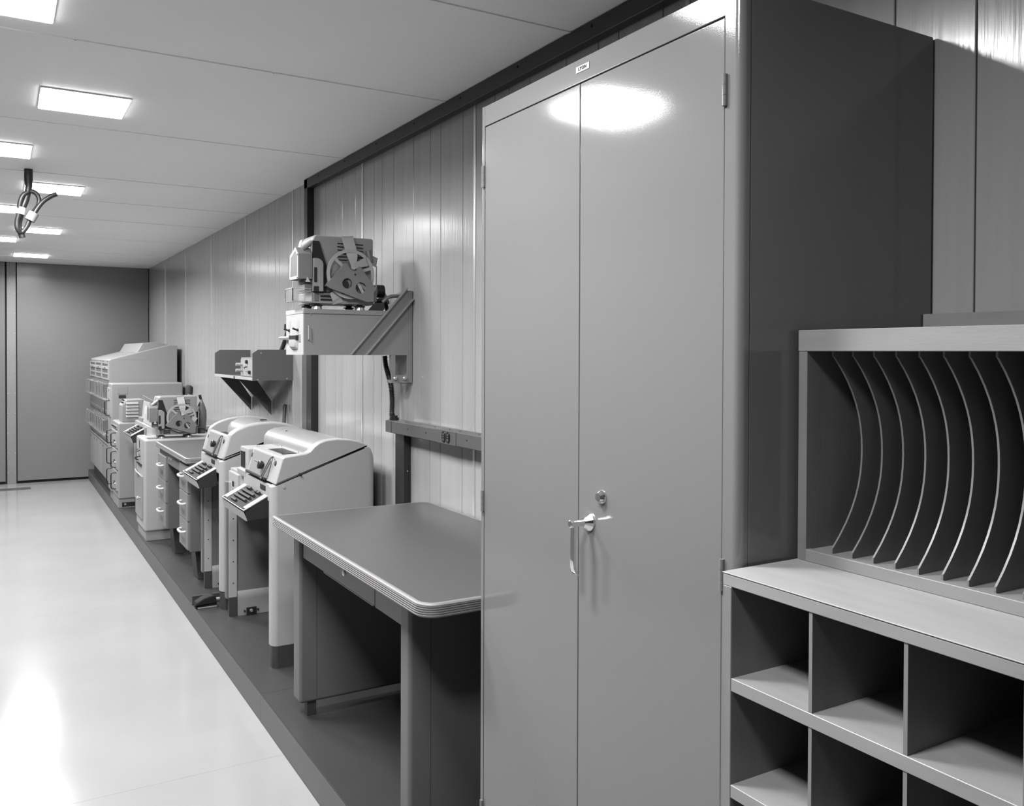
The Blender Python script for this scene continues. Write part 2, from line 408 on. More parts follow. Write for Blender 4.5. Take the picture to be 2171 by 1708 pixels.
# ================================================================== NEAR DESK
def rrect(x0, x1, y0, y1, rs, off, z, n=6):
    """rounded rectangle ring; rs radii at (x0,y0),(x1,y0),(x1,y1),(x0,y1); off inset"""
    out = []
    for (cx, cy_, a0), r_ in zip(((x0, y0, 180), (x1, y0, 270), (x1, y1, 0), (x0, y1, 90)), rs):
        ccx = cx + (r_ if cx == x0 else -r_); ccy = cy_ + (r_ if cy_ == y0 else -r_)
        for i in range(n + 1):
            a = math.radians(a0 + 90 * i / n); out.append(Vector((ccx + (r_ - off) * math.cos(a), ccy + (r_ - off) * math.sin(a), z)))
    return out
def desk_top(t, x0, x1, y0, y1, z, th, rs, ridges=5):
    P_ = [(.030, z - th), (.006, z - th), (.001, z - th + .003)]
    h = (th - .009) / ridges
    for i in range(ridges):
        zb = z - th + .003 + i * h
        P_ += [(.0, zb + h * .25), (.0, zb + h * .75), (.0016, zb + h * .92), (.0016, zb + h)]
    P_ += [(.0, z - .005), (.0022, z - .0012), (.006, z), (.011, z), (.0115, z - .001)]
    MB().rings([rrect(x0, x1, y0, y1, rs, o, zz_) for o, zz_ in P_], cap0=True, cap1=False).build('metal_edge', 'desk_edge', t, smooth=50)
    MB().rings([rrect(x0, x1, y0, y1, rs, .0112, z - .004), rrect(x0, x1, y0, y1, rs, .0112, z - .0008)]).build('top_surface', 'desk_top', t)
dn = thing('office_desk', (1.2, 2.6, PZ), 'grey steel desk with ribbed metal edge and one shallow drawer beside the tall cabinet', 'desk')
desk_top(dn, .885, 1.53, 1.912, 3.262, .848, .037, (.052, .03, .04, .014))
MB().box(.985, 1.50, 2.16, 3.21, .795, .812).build('top_frame', 'desk_body', dn)
for ya, yb in ((3.134, 3.218), (2.147, 2.212)):
    p = MB().box(.953, 1.50, ya, yb, .163, .812, bev=.012, seg=3).build('end_panel', 'desk_body', dn)
    MB().box(1.017, 1.018, ya - .0004, yb + .0004, .176, .80).build('seam', 'dark_gap', p)
    for x in (.985, 1.44):
        yc = ya + .012
        MB().box(x, x + .035, yc, yc + .035, PZ, .164, bev=.002).build('foot', 'machine_base', dn)
dr = MB().box(.962, .978, 2.420, 3.120, .708, .811, bev=.002).build('drawer', 'desk_face', dn)
MB().box(.965, .985, 2.44, 2.90, .701, .706, bev=.0015).build('drawer_pull', 'desk_face', dr)
MB().lathe([(0, .011), (.003, .011), (.005, .008), (.0055, .003)], (.962, 2.683, .750), (-1, 0, 0), 16).build('lock', 'steel', dr)
box('drawer_tray', 'desk_body', dr, .978, 1.40, 2.44, 3.10, .715, .795)
MB().box(.962, .978, 2.213, 2.4155, .705, .811, bev=.002).build('filler_panel', 'desk_face', dn)

# ================================================================== PUNCH MACHINES
def keyboard(t, ya, yb, xf=.908, xb=1.02, zf=.779, zb=.838, zu=.733, small=False):
    """sloping keyboard box: dark cheeks, grey plate, white strips, keys"""
    kb = MB().prism([(xf + .008, zf - .008), (xb - .004, zb - .008), (xb - .004, zu + .004), (xf + .017, zu)], 'Y', ya + .002, yb - .002, bev=.002).build('keyboard_box', 'key_side', t)
    L = math.hypot(xb - xf, zb - zf); ux = Vector(((xb - xf) / L, 0, (zb - zf) / L)); uy = Vector((0, 1, 0)); uz = ux.cross(uy)
    o0 = Vector((xf, 0, zf)); W_ = yb - ya
    def ob(name, m, tt, s, h0, h1, lt, ls, bev=.001, par=kb):
        c = o0 + ux * (tt * L) + uz * ((h0 + h1) / 2); c.y = ya + s * W_
        return MB().obox(c, ux, uy, uz, lt * L, ls * W_, h1 - h0, bev=bev, seg=1).build(name, m, par)
    MB().prism([(xf, zf - .006), (xf + .003, zf - .009), (xf + .0195, zu - .001), (xf + .0125, zu - .001)], 'Y', ya + .004, yb - .004).build('front_lip', 'machine_paint', kb)
    ob('key_plate', 'key_plate', .5, .5, -.008, -.003, 1.0, 1.0, .0015)
    for s in (.012, .988): ob('plate_rim', 'machine_paint', .5, s, -.003, .001, 1.0, .018)
    ob('plate_rim', 'machine_paint', .015, .5, -.003, .001, .03, 1.0)
    for s in (.085, .915): ob('index_strip', 'paper', .53, s, -.003, .0005, .86, .09, .0004)
    ob('space_key', 'key_cap', .17, .60, -.003, .009, .085, .20, .0015)
    for r_, tt in enumerate((.34, .50, .66)):
        n_ = 5
        for k in range(n_): ob('key', 'key_cap', tt, .25 + .50 * (k + .5) / n_, -.003, .011, .085, .50 / n_ * .93, .001)
    for s in (.26, .36, .62, .70): ob('key', 'key_cap', .85, s, -.003, .011, .10, .07, .001)
    return kb
def side_base(t, poly_lo, y0, y1, bev): MB().prism(poly_lo, 'Y', y0, y1, bev=bev, seg=3).build('base_band', 'machine_base', t)
def machine(name, label, y0, y1, kb0, kb1, head1, profile, extra):
    t = thing(name, (1.22, (y0 + y1) / 2, PZ), label, 'punch machine')
    X0, X1 = 1.000, 1.464
    # near side panel: big rounded column front, sloping top edge
    def rounded_side(a, b, nm):
        lo, hi = .207, None
        # plan outline with rounded front
        R_ = .028
        plan = [(1.434, b), (1.444, b - .001), (1.455, b - .005), (1.461, b - .011), (X1, b - .02), (X1, a + .02), (1.461, a + .011), (1.455, a + .005), (1.444, a + .001), (1.434, a)] + arc(X0 + R_, a + R_, R_, 270, 180, 6) + arc(X0 + R_, b - R_, R_, 180, 90, 6)
        def topz(x): return .889 + (x - 1.013) * .3515 if x <= 1.434 else 1.037 - .068 * ((x - 1.434) / .030) ** 1.8
        MB().rings([[Vector((x, y, .207)) for x, y in plan], [Vector((x, y, topz(x))) for x, y in plan]]).build(nm, 'machine_paint', t, smooth=40)
        plan2 = [(x + (.004 if x < 1.02 else 0), y) for x, y in plan]
        MB().rings([[Vector((x, y, PZ)) for x, y in plan2], [Vector((x, y, .207)) for x, y in plan2]]).build('base_band', 'machine_base', t, smooth=40)
    rounded_side(y0, y0 + .075, 'side_panel')
    # far side panel with flange strip facing the knee space
    MB().prism([(1.0, .20), (1.0, .80), (X1, .80), (X1, .20)], 'Y', y1 + .008, y1 + .05, bev=.004).build('side_panel', 'machine_grey', t)
    MB().box(1.012, 1.052, y1, y1 + .02, .207, .80, bev=.002).build('flange_strip', 'machine_paint', t)
    MB().box(1.012, 1.052, y1 - .001, y1 + .03, PZ, .207, bev=.002).build('base_band', 'machine_base', t)
    for z in (.28, .39, .50, .61, .71): MB().cyl((1.033, y1, z), (1.033, y1 - .0012, z), .0032, n=8).build('screw', 'black', t)
    MB().prism([(y1 + .008, .235), (y1 - .001, .228), (y1 - .014, .197), (y1 - .014, PZ), (y1 + .03, PZ), (y1 + .03, .235)], 'X', 1.054, 1.45, bev=.0015).build('skirting', 'reader_grey', t)
    br = MB().box(1.095, 1.145, y1 - .024, y1 - .013, PZ, .150, bev=.002).build('floor_bracket', 'black', t)
    MB().cyl((1.118, y1 - .024, .134), (1.118, y1 - .032, .134), .009, .007, n=8).build('bolt', 'steel', br)
    for x in (1.086, 1.154): MB().cyl((x, y1 - .014, .134), (x, y1 - .02, .134), .005, n=8).build('bolt', 'black', br)
    box('back_panel', 'machine_grey', t, 1.43, 1.455, y0 + .076, y1 + .007, .16, .78)
    # bed
    box('bed', 'machine_paint', t, 1.03, 1.45, y0 + .077, y1 + .05, .802, .868, bev=.004)
    box('bed_underside', 'machine_base', t, 1.04, 1.44, y0 + .077, y1 + .006, .735, .801)
    MB().box(1.012, 1.036, y0 + .078, max(head1, kb1) + .012, .812, .886, bev=.005).build('front_apron', 'machine_paint', t)
    MB().box(1.0095, 1.0125, kb0 + .035, kb0 + .12, .852, .874, bev=.001).build('chute_slot', 'black', t)
    kb = keyboard(t, kb0, kb1)
    MB().cyl((1.05, kb0 - .01, .728), (1.05, kb0 - .045, .728), .006).build('clamp_screw', 'steel', t)
    MB().cyl((1.05, y0 - .0, .886), (1.05, y0 - .004, .886), .006, n=12).build('bolt', 'machine_paint', t) if extra else None
    return t
def split_close(prof):   # cover profile closed along the sloping split line
    return prof + [(1.436, 1.041), (1.02, .8965)]
# ---- far machine of the pair (closed cover, two cheeks, drum hood)
def head_fittings(t, ya, yb, plate_z0, plate_z1, xlo, xhi, rev=0):
    """sloping front face fittings between ya and yb: plate, lever, knob, screws"""
    def F(u, v, h=0):   # u along Y (0 near), v up the face, h out
        y = ya + u * (yb - ya); x = xlo + v * (xhi - xlo); z = plate_z0 + v * (plate_z1 - plate_z0)
        n = Vector((-(plate_z1 - plate_z0), 0, (xhi - xlo))).normalized()
        return Vector((x, y, z)) + n * h
    up_ = (F(0, 1) - F(0, 0)); Lz = up_.length; up_.normalize(); n = Vector((-up_.z, 0, up_.x)); uy = Vector((0, 1, 0))
    def ob(name, m, u, v, du, dv_, h0, h1, bev=.001, par=t): return MB().obox(F(u, v, (h0 + h1) / 2), uy, up_, n, du * (yb - ya), dv_ * Lz, h1 - h0, bev=bev, seg=1).build(name, m, par)
    ob('card_plate', 'machine_white', .56, .52, .76, .88, 0, .0025)
    ob('card_stop', 'key_plate', .60, .04, .80, .10, 0, .012, .003)
    k_ = MB().lathe([(0, .006), (.006, .006), (.008, .017), (.024, .020), (.027, .016)], F(.42, .50), n, 16).build('knob', 'black', t)
    MB().tube([F(.42, .52, .003), F(.80, .57, .003)], .0028, 6).build('pointer_slot', 'machine_base', t)
    lv_ = [F(.13, .93, .004), F(.10, .95, .014), F(.15, .80, .016), F(.24, .35, .016), F(.30, .08, .016), F(.26, .04, .016), F(.19, .32, .016), F(.10, .78, .015)]
    MB().tube(spline(lv_, 4), .0032, 6).build('lever', 'reader_dark', t)
    for u, v in ((.035, .75), (.97, .72)): MB().lathe([(0, .011), (.003, .010), (.004, .006)], F(u, v), n, 12).build('screw', 'machine_base', t)

# M1
p1 = [(1.013, .897), (1.045, 1.006), (1.052, 1.0125), (1.148, 1.024), (1.166, 1.032), (1.185, 1.052), (1.208, 1.067), (1.238, 1.0765), (1.29, 1.080), (1.346, 1.0745), (1.385, 1.065), (1.412, 1.0545), (1.432, 1.045)]
m1 = machine('punch_machine', 'cream punch machine with humped cover and clear-windowed side hopper beside the ribbed-edge desk', 3.68, 4.53, 3.795, 4.215, 4.17, p1, True)
MB().prism(split_close(p1), 'Y', 3.682, 3.735, bev=.007, seg=3).build('cover_cheek', 'machine_paint', m1)
MB().prism([(1.016, .897), (1.046, 1.0075), (1.052, 1.0095), (1.19, 1.0105), (1.19, .93)], 'Y', 3.7355, 4.172, bev=.003).build('head_casing', 'machine_paint', m1)
head_fittings(m1, 3.745, 4.165, .897, 1.007, 1.0145, 1.0445)
MB().box(1.080, 1.150, 3.81, 4.05, 1.0095, 1.0118, bev=.0006, seg=1).build('viewing_window', 'glass_dark', m1)
hood = [(1.178, 1.012), (1.182, 1.035), (1.20, 1.058), (1.235, 1.072), (1.29, 1.0765), (1.346, 1.071), (1.41, 1.052), (1.435, 1.036), (1.435, .93), (1.178, .93)]
MB().prism(hood, 'Y', 3.7355, 4.235, bev=.002).build('hood', 'machine_white', m1)
hood2 = [(x, z - .0015) for x, z in hood]
MB().prism(hood2, 'Y', 4.2375, 4.335, bev=.0015).build('hood_lid', 'machine_white', m1)
MB().prism(hood2, 'Y', 4.3365, 4.50, bev=.006).build('hood_end', 'machine_white', m1)
MB().cyl((1.235, 4.28, 1.0705), (1.235, 4.28, 1.0725), .006, n=8).build('lid_screw', 'machine_base', m1)
ex = MB().box(1.022, 1.18, 4.174, 4.335, .895, 1.003, bev=.006).build('side_hopper', 'machine_paint', m1)
MB().box(1.0195, 1.0235, 4.235, 4.315, .905, .985, bev=.001, seg=1).build('hopper_window', 'glass_dark', ex)
MB().prism([(1.012, .866), (1.008, .895), (1.03, .900), (1.06, .87)], 'Y', 4.185, 4.345, bev=.002).build('hopper_lip', 'machine_paint', ex)
for y in (4.20, 4.24): MB().cyl((1.08, y, 1.003), (1.08, y, 1.011), .0025, n=8).build('thumb_pin', 'steel', ex)
for x, y in ((1.15, 3.80), (1.165, 4.12)): MB().cyl((x, y, 1.010), (x, y, 1.022), .0025, n=8).build('thumb_pin', 'steel', m1)
bx_ = MB().box(1.02, 1.30, 4.375, 4.575, .70, .853, bev=.004).build('side_box', 'machine_paint', m1)
MB().box(1.0185, 1.0205, 4.455, 4.495, .785, .812, bev=.0004, seg=1).build('label_plate', 'black', bx_)
MB().cyl((1.02, 4.47, .768), (1.0175, 4.47, .768), .006, n=10).build('bolt', 'machine_base', bx_)
MB().cyl((1.119, 3.684, .938), (1.121, 3.668, .934), .0045, n=10).build('latch_knob', 'black', m1)
# M2
p2 = [(1.007, .897), (1.042, 1.022), (1.054, 1.037), (1.079, 1.053), (1.11, 1.066), (1.145, 1.077), (1.20, 1.085), (1.27, 1.088), (1.33, 1.080), (1.376, 1.067), (1.412, 1.052), (1.434, 1.043)]
m2 = machine('punch_machine', 'cream punch machine with twin curved cover cheeks beside the drawer desk', 4.66, 5.14, 4.83, 5.225, 5.19, p2, False)
MB().prism(split_close(p2), 'Y', 4.662, 4.722, bev=.014, seg=3).build('cover_cheek', 'machine_paint', m2)
MB().prism(split_close(p2), 'Y', 5.152, 5.190, bev=.010, seg=3).build('cover_cheek', 'machine_paint', m2)
MB().prism([(1.012, .897), (1.044, 1.015), (1.050, 1.018), (1.064, 1.018), (1.070, 1.0), (1.43, 1.0), (1.43, .95)], 'Y', 4.7225, 5.1515, bev=.002).build('head_casing', 'machine_paint', m2)
head_fittings(m2, 4.735, 5.14, .897, 1.016, 1.0105, 1.0425)
h2 = [(1.135, .99), (1.14, 1.03), (1.16, 1.058), (1.20, 1.076), (1.26, 1.081), (1.33, 1.072), (1.41, 1.046), (1.43, 1.035), (1.43, .99)]
MB().prism(h2, 'Y', 4.7225, 5.1515, bev=.003).build('hood', 'machine_white', m2)
MB().tube([(1.30, 4.9, 1.082), (1.24, 4.80, 1.089)], .003, 6).build('hood_handle', 'black', m2)
MB().box(1.05, 1.13, 4.735, 5.14, 1.0005, 1.0025).build('tray_plate', 'key_plate', m2)

# ---- foot pedal and its bracket
fp = thing('foot_pedal', (.95, 4.78, PZ), 'black rubber foot pedal on the platform below the punch machines', 'foot pedal')
MB().prism([(.885, PZ + .016), (.890, PZ + .034), (.93, PZ + .055), (.975, PZ + .066), (.992, PZ + .055), (.996, PZ + .02)], 'Y', 4.735, 4.80, bev=.008, seg=3).build('pedal', 'pedal_rubber', fp)
MB().box(.900, .998, 4.738, 4.797, PZ, PZ + .009, bev=.003).build('base_plate', 'steel', fp)
MB().prism([(.888, PZ + .012), (.90, PZ + .009), (.995, PZ + .009), (.996, PZ + .02)], 'Y', 4.74, 4.795).build('hinge_wedge', 'black', fp)
MB().cyl((.994, 4.765, PZ + .035), (1.02, 4.765, PZ + .035), .009, n=12).build('cord_gland', 'steel', fp)
MB().tube(spline([(1.015, 4.765, PZ + .035), (1.06, 4.79, PZ + .02), (1.2, 4.85, PZ + .008)], 6), .005, 6).build('cord', 'black', fp)
pb = MB().box(.888, 1.10, 4.835, 4.845, PZ, PZ + .048, bev=.001, seg=1).box(.888, 1.10, 4.845, 4.875, PZ, PZ + .004)
one('pedal_bracket', pb, 'machine_base', (1.0, 4.84, PZ), 'low dark angle bracket standing on the platform behind the foot pedal', 'bracket')

# ================================================================== DRAWER DESK
d2k = thing('drawer_desk', (1.2, 5.75, PZ), 'grey steel desk with two banks of three drawers behind the punch machines', 'desk')
desk_top(d2k, .930, 1.50, 5.248, 6.358, .848, .036, (.030, .02, .02, .012), ridges=2)
for ya, yb, nm in ((5.255, 5.54, 0), (6.02, 6.35, 1)):
    pd = MB().box(.955, 1.48, ya, yb, .300, .813, bev=.006, seg=2).build('pedestal', 'desk_body', d2k)
    hs = [(.312, .474), (.478, .636), (.640, .800)] if nm == 0 else [(.312, .465), (.469, .610), (.614, .770)]
    for za, zb in hs:
        dw = MB().box(.942, .958, ya + .010, yb - .010, za, zb, bev=.0025).build('drawer', 'desk_face', pd)
        zc = (za + zb) / 2 + .015; yc = (ya + yb) / 2
        MB().tube(spline([(.944, yc + .065, zc), (.925, yc + .060, zc - .002), (.918, yc + .03, zc - .003), (.918, yc - .03, zc - .003), (.925, yc - .060, zc - .002), (.944, yc - .065, zc)], 5), .0075, 8).build('drawer_handle', 'panel_white', dw)
for ya in (5.36, 6.12):
    for x in (1.0, 1.38):
        MB().prism([(x, .301), (x + .085, .301), (x + .075, PZ), (x + .018, PZ)], 'Y', ya, ya + .14, bev=.004).build('leg', 'machine_base', d2k)
cdw = MB().box(.95, .966, 5.545, 6.015, .735, .811, bev=.002).build('centre_drawer', 'desk_body', d2k)
for y in (5.93, 5.86): MB().lathe([(0, .009), (.004, .009), (.006, .004)], (.95, y, .775), (-1, 0, 0), 12).build('lock', 'steel', cdw)
box('recess_slot', 'black', cdw, .9492, .9502, 5.60, 5.76, .785, .806)

# ================================================================== TAPE READERS
def reader(ox, oy, oz, label, v):
    """ox front of casing, oy near face, oz underside of feet"""
    t = thing('tape_reader', (ox + .13, oy + .09, oz), label, 'tape reader')
    X = lambda a: ox + a
    Z = lambda a: oz + a - .012
    for x in (.03, .215):
        for y in (.03, .16):
            ft = MB().lathe([(0, .021), (.011, .019), (.012, .017)], (X(x), oy + y, oz), (0, 0, 1), 16).build('foot', 'steel', t)
            MB().lathe([(0, .023), (.004, .024), (.006, .013), (.012, .013)], (X(x), oy + y, oz + .012), (0, 0, 1), 16).build('rubber_pad', 'black', ft)
    B0 = .034
    MB().box(X(.0), X(.269), oy + .004, oy + .185, Z(B0), Z(B0 + .045), bev=.003).build('base', 'reader_grey', t)
    for z in (.046, .060):
        MB().box(X(.037), X(.084), oy + .001, oy + .005, Z(z), Z(z + .008), bev=.0005, seg=1).build('slot', 'black', t)
    MB().box(X(.010), X(.028), oy + .001, oy + .005, Z(.044), Z(.072), bev=.0005, seg=1).build('terminal_plate', 'reader_dark', t)
    MB().prism([(X(.0), Z(.08)), (X(.0), Z(.29)), (X(.014), Z(.314)), (X(.269), Z(.314)), (X(.269), Z(.235)), (X(.269), Z(.08))], 'Y', oy + .008, oy + .150, bev=.010, seg=3).build('casing', 'reader_grey', t)
    MB().prism([(X(.0), Z(.10)), (X(-.005), Z(.27)), (X(.004), Z(.309)), (X(.02), Z(.311)), (X(.02), Z(.10))], 'Y', oy + .148, oy + .185, bev=.006).build('casing_far_end', 'machine_paint', t)
    # black recess plate and arch guard on the near face
    MB().prism([(X(.004), Z(.08)), (X(.004), Z(.288)), (X(.031), Z(.288)), (X(.062), Z(.19)), (X(.062), Z(.08))], 'Y', oy + .002, oy + .0085).build('recess_plate', 'black', t)
    g = MB().prism([(X(.001), Z(.082)), (X(.001), Z(.216))] + [(X(.016) + a, Z(.19) + b) for a, b in arc(0, 0, .026, 90, 0, 6)] + [(X(.042), Z(.082))], 'Y', oy - .020, oy + .002, bev=.002).build('arch_guard', 'reader_grey', t)
    MB().box(X(.002), X(.014), oy - .0215, oy - .019, Z(.118), Z(.178), bev=.003).build('slot', 'black', g)
    MB().box(X(.001), X(.022), oy - .0215, oy - .0195, Z(.080), Z(.102), bev=.002).build('slot', 'black', g)
    for i in range(7):
        MB().box(X(.110), X(.222), oy + .0066, oy + .0085, Z(.282 - i * .0135), Z(.2865 - i * .0135)).build('louvre_slot', 'black', t)
    # punch head with pentagonal window
    hd_ = MB().prism([(oy - .008, Z(.130)), (oy - .008, Z(.232)), (oy + .030, Z(.262)), (oy + .105, Z(.232)), (oy + .115, Z(.130))], 'X', X(-.058), X(.0), bev=.004).build('punch_head', 'guard_grey', t)
    MB().prism([(oy - .007, Z(.131)), (oy - .007, Z(.2315)), (oy + .030, Z(.2605)), (oy + .104, Z(.2315)), (oy + .114, Z(.131))], 'X', X(-.0600), X(-.0578), holes=[[(oy + .005, Z(.143)), (oy + .005, Z(.225)), (oy + .030, Z(.245)), (oy + .087, Z(.221)), (oy + .097, Z(.143))]]).build('window_frame', 'machine_paint', hd_)
    MB().prism([(oy + .004, Z(.142)), (oy + .004, Z(.226)), (oy + .030, Z(.246)), (oy + .088, Z(.222)), (oy + .098, Z(.142))], 'X', X(-.0592), X(-.0575), bev=.0004, seg=1).build('head_window', 'reader_dark', hd_)
    for y, z in ((-.003, .135), (-.003, .228), (.108, .135)): MB().cyl((X(-.058), oy + y, Z(z)), (X(-.064), oy + y, Z(z)), .003, n=8).build('screw', 'steel', hd_)
    MB().box(X(-.030), X(.0), oy + .002, oy + .09, Z(.086), Z(.128), bev=.002).build('die_block', 'reader_dark', t)
    MB().box(X(-.034), X(-.004), oy - .002, oy + .06, Z(.112), Z(.122), bev=.001).build('die_plate', 'black', t)
    MB().prism([(X(-.030), Z(.118)), (X(-.010), Z(.118)), (X(-.022), Z(.140))], 'Y', oy - .011, oy - .0095).build('paper_scrap', 'paper', t)
    MB().cyl((X(-.036), oy + .02, Z(.252)), (X(.004), oy + .02, Z(.284)), .011, n=14).build('feed_tube', 'reader_grey', t)
    # clear chad tray in front
    ty0, ty1, tx0, tz0, tz1 = oy + .0, oy + .10, X(-.080), Z(.040), Z(.092)
    MB().box(tx0, X(-.002), ty0, ty0 + .003, tz0, tz1).box(tx0, X(-.002), ty1 - .003, ty1, tz0, tz1).box(tx0, tx0 + .003, ty0, ty1, tz0, tz1).box(tx0, X(-.002), ty0, ty1, tz0 - .003, tz0).build('clear_tray', 'glass_clear', t, smooth=0)
    MB().tube([(tx0, ty0, tz1), (X(-.002), ty0, tz1)], .0014, 6).tube([(tx0, ty0, tz1), (tx0, ty1, tz1)], .0018, 6).tube([(tx0, ty0, tz0), (X(-.002), ty0, tz0)], .0014, 6).build('tray_rim', 'tape_white', t)
    # supply reel
    cx, cz, R_ = X(.157), Z(.157), .103
    rl = MB().prism(circ(cx, cz, R_, 40), 'Y', oy - .024, oy - .020, holes=[circ(cx, cz, R_ - .0135, 40)]).build('reel_rim', 'machine_paint', t)
    for k in range(6):
        a = math.radians(18 + 60 * k); d = Vector((math.cos(a), 0, math.sin(a)))
        c = Vector((cx, oy - .022, cz)) + d * .052
        MB().obox(c, d, (0, 1, 0), d.cross(Vector((0, 1, 0))), .080, .003, .013).build('reel_spoke', 'machine_paint', rl)
    MB().cyl((cx, oy - .021, cz), (cx, oy - .023, cz), .058, n=30).build('tape_roll', 'reader_dark', rl)
    MB().cyl((cx, oy - .002, cz), (cx, oy - .030, cz), .018, n=20).build('reel_hub', 'reader_dark', rl)
    # triangular cover plate with two round holes
    T = [(.050, .102), (.062, .118), (.128, .198), (.134, .199), (.152, .172), (.172, .170), (.188, .190), (.193, .188), (.262, .100), (.252, .082), (.252, .046), (.220, .044), (.060, .096)]
    gp = MB().prism([(X(a), Z(b)) for a, b in T], 'Y', oy - .040, oy - .036, holes=[circ(X(.136), Z(.117), .0215, 24), circ(X(.195), Z(.101), .0235, 24)]).build('cover_plate', 'guard_grey', t)
    MB().prism([(X(a), Z(b)) for a, b in [(.048, .104), (.060, .12), (.12, .192), (.126, .198), (.13, .199), (.062, .118), (.052, .102)]], 'Y', oy - .036, oy - .004).build('cover_flange', 'guard_grey', gp)
    d = Vector((.5, 0, -.866))
    MB().obox((X(.195), oy - .034, Z(.101)), d, (0, 1, 0), d.cross(Vector((0, 1, 0))), .050, .002, .012).build('cross_bar', 'machine_paint', gp)
    MB().cyl((X(.130), oy - .034, Z(.113)), (X(.130), oy - .010, Z(.113)), .015, n=16).build('drive_roller', 'black', gp)
    MB().cyl((X(.170), oy - .040, Z(.155)), (X(.170), oy - .0415, Z(.155)), .004, n=8).build('pin', 'black', gp)
    MB().box(X(.250), X(.269), oy - .030, oy + .004, Z(.046), Z(.09), bev=.002).build('corner_bracket', 'reader_dark', t)
    # loose paper tape taped over the reel
    def ribbon(nm, pts, hw):
        ms = MB(); L_ = []
        r1_, r2_ = [], []
        pv = [Vector(p) for p in pts]
        a = []; b = []
        for i, p in enumerate(pv):
            d_ = (pv[min(i + 1, len(pv) - 1)] - pv[max(i - 1, 0)]); s_ = Vector((-d_.z, 0, d_.x)).normalized() * hw[i]
            a.append(p + s_); b.append(p - s_)
        off = Vector((0, .0008, 0))
        ms.rings([[a[i], b[i], b[i] + off, a[i] + off] for i in range(len(pv))])
        ms.build(nm, 'tape_white', t, smooth=0)
    y_ = oy - .027
    ribbon('paper_tape', [(X(.152), oy + .003, Z(.317)), (X(.153), oy + .004, Z(.308)), (X(.158), oy - .018, Z(.262)), (X(.163), y_, Z(.23)), (X(.166), y_ - .004, Z(.195)), (X(.162), y_ - .015, Z(.176))], [.025, .025, .025, .022, .012, .007])
    ribbon('paper_tape', [(X(.158), y_ - .012, Z(.178)), (X(.185), y_ - .006, Z(.197)), (X(.225), y_, Z(.212)), (X(.262), oy - .005, Z(.219)), (X(.285), oy + .010, Z(.214))], [.006, .013, .019, .021, .020])
    ribbon('paper_tape', [(X(.283), oy + .010, Z(.20)), (X(.281), oy + .006, Z(.13)), (X(.275), oy, Z(.09))], [.003, .003, .002])
    if v == 0: ribbon('paper_tape', [(X(.085), oy - .003, Z(.084)), (X(.105), oy - .002, Z(.055)), (X(.11), oy + .002, Z(.036))], [.014, .020, .024])
    else: ribbon('paper_tape', [(X(.25), oy - .03, Z(.16)), (X(.235), oy - .034, Z(.125)), (X(.225), oy - .035, Z(.10))], [.020, .012, .003])
    if v == 0:
        rp = MB().cyl((X(.243), oy + .002, Z(.262)), (X(.252), oy - .004, Z(.212)), .013, n=14).build('crank_grip', 'reader_dark', t)
        # drive motor behind
        mo = MB().cyl((X(.269), oy + .09, Z(.10)), (X(.312), oy + .09, Z(.10)), .026, n=24).build('motor', 'reader_grey', t)
        MB().cyl((X(.3125), oy + .09, Z(.10)), (X(.345), oy + .09, Z(.10)), .028, n=24).build('motor_cap', 'black', mo)
        MB().tube(spline([(X(.262), oy + .05, Z(.06)), (X(.30), oy + .05, Z(.056)), (X(.34), oy + .06, Z(.055)), (X(.36), oy + .085, Z(.035)), (X(.37), oy + .10, Z(.0))], 6), .009, 8).build('power_cord', 'rubber', t)
        MB().tube(spline([(X(.322), oy + .04, Z(.050)), (X(.345), oy + .035, Z(.070)), (X(.372), oy + .04, Z(.078)), (X(.41), oy + .06, Z(.080))], 6), .008, 8).build('cable_wrap', 'reader_grey', t)
    else:
        MB().tube(spline([(X(.262), oy - .01, Z(.075)), (X(.30), oy - .01, Z(.078)), (X(.335), oy - .02, Z(.055)), (X(.345), oy - .03, Z(.030)), (X(.38), oy - .02, Z(.0235))], 6), .008, 8).build('power_cord', 'rubber', t)
        cn = MB().lathe([(0, .030), (.12, .038), (.17, .036), (.215, .022), (.24, .010), (.255, .008)], (X(.315), oy + .08, Z(.03)), (0, 0, 1), 24).build('motor_housing', 'reader_dark', t)
        MB().cyl((X(.311), oy + .08, Z(.285)), (X(.303), oy + .08, Z(.315)), .010, n=12).build('knob', 'black', cn)
    return t
reader(1.100, 3.452, 1.640, 'tape reader with paper-taped reel on the high wall bracket', 0)

# ================================================================== HIGH WALL BRACKET CARRYING THE READER
hb = thing('wall_bracket_box', (1.3, 3.55, 1.45), 'grey steel box bracket on the wall with a white control panel at its end', 'wall bracket')
HY0, HY1 = 3.433, 3.674
MB().box(1.064, 1.53, HY0, HY0 + .004, 1.451, 1.632).build('side_plate', 'bracket_grey', hb)
MB().box(1.064, 1.53, HY1 - .004, HY1, 1.451, 1.632).build('side_plate', 'bracket_grey', hb)
MB().box(1.064, 1.53, HY0 + .004, HY1 - .004, 1.451, 1.455).build('bottom_plate', 'bracket_grey', hb)
lid = MB().box(1.060, 1.425, HY0 - .004, HY1 + .004, 1.619, 1.638, bev=.001, seg=1).build('lid', 'bracket_grey', hb)
for x in (1.085, 1.39): MB().prism([(x, 1.6185), (x + .006, 1.6185), (x + .003, 1.612)], 'Y', HY0 - .003, HY0 - .001).build('clip', 'bracket_grey', lid)
fpn = MB().box(1.058, 1.064, HY0 + .001, HY1 - .001, 1.451, 1.618, bev=.0008, seg=1).build('control_panel', 'panel_white', hb)
MB().box(1.057, 1.060, HY0 + .001, HY1 - .001, 1.6195, 1.637).build('lid_front', 'panel_white', hb)
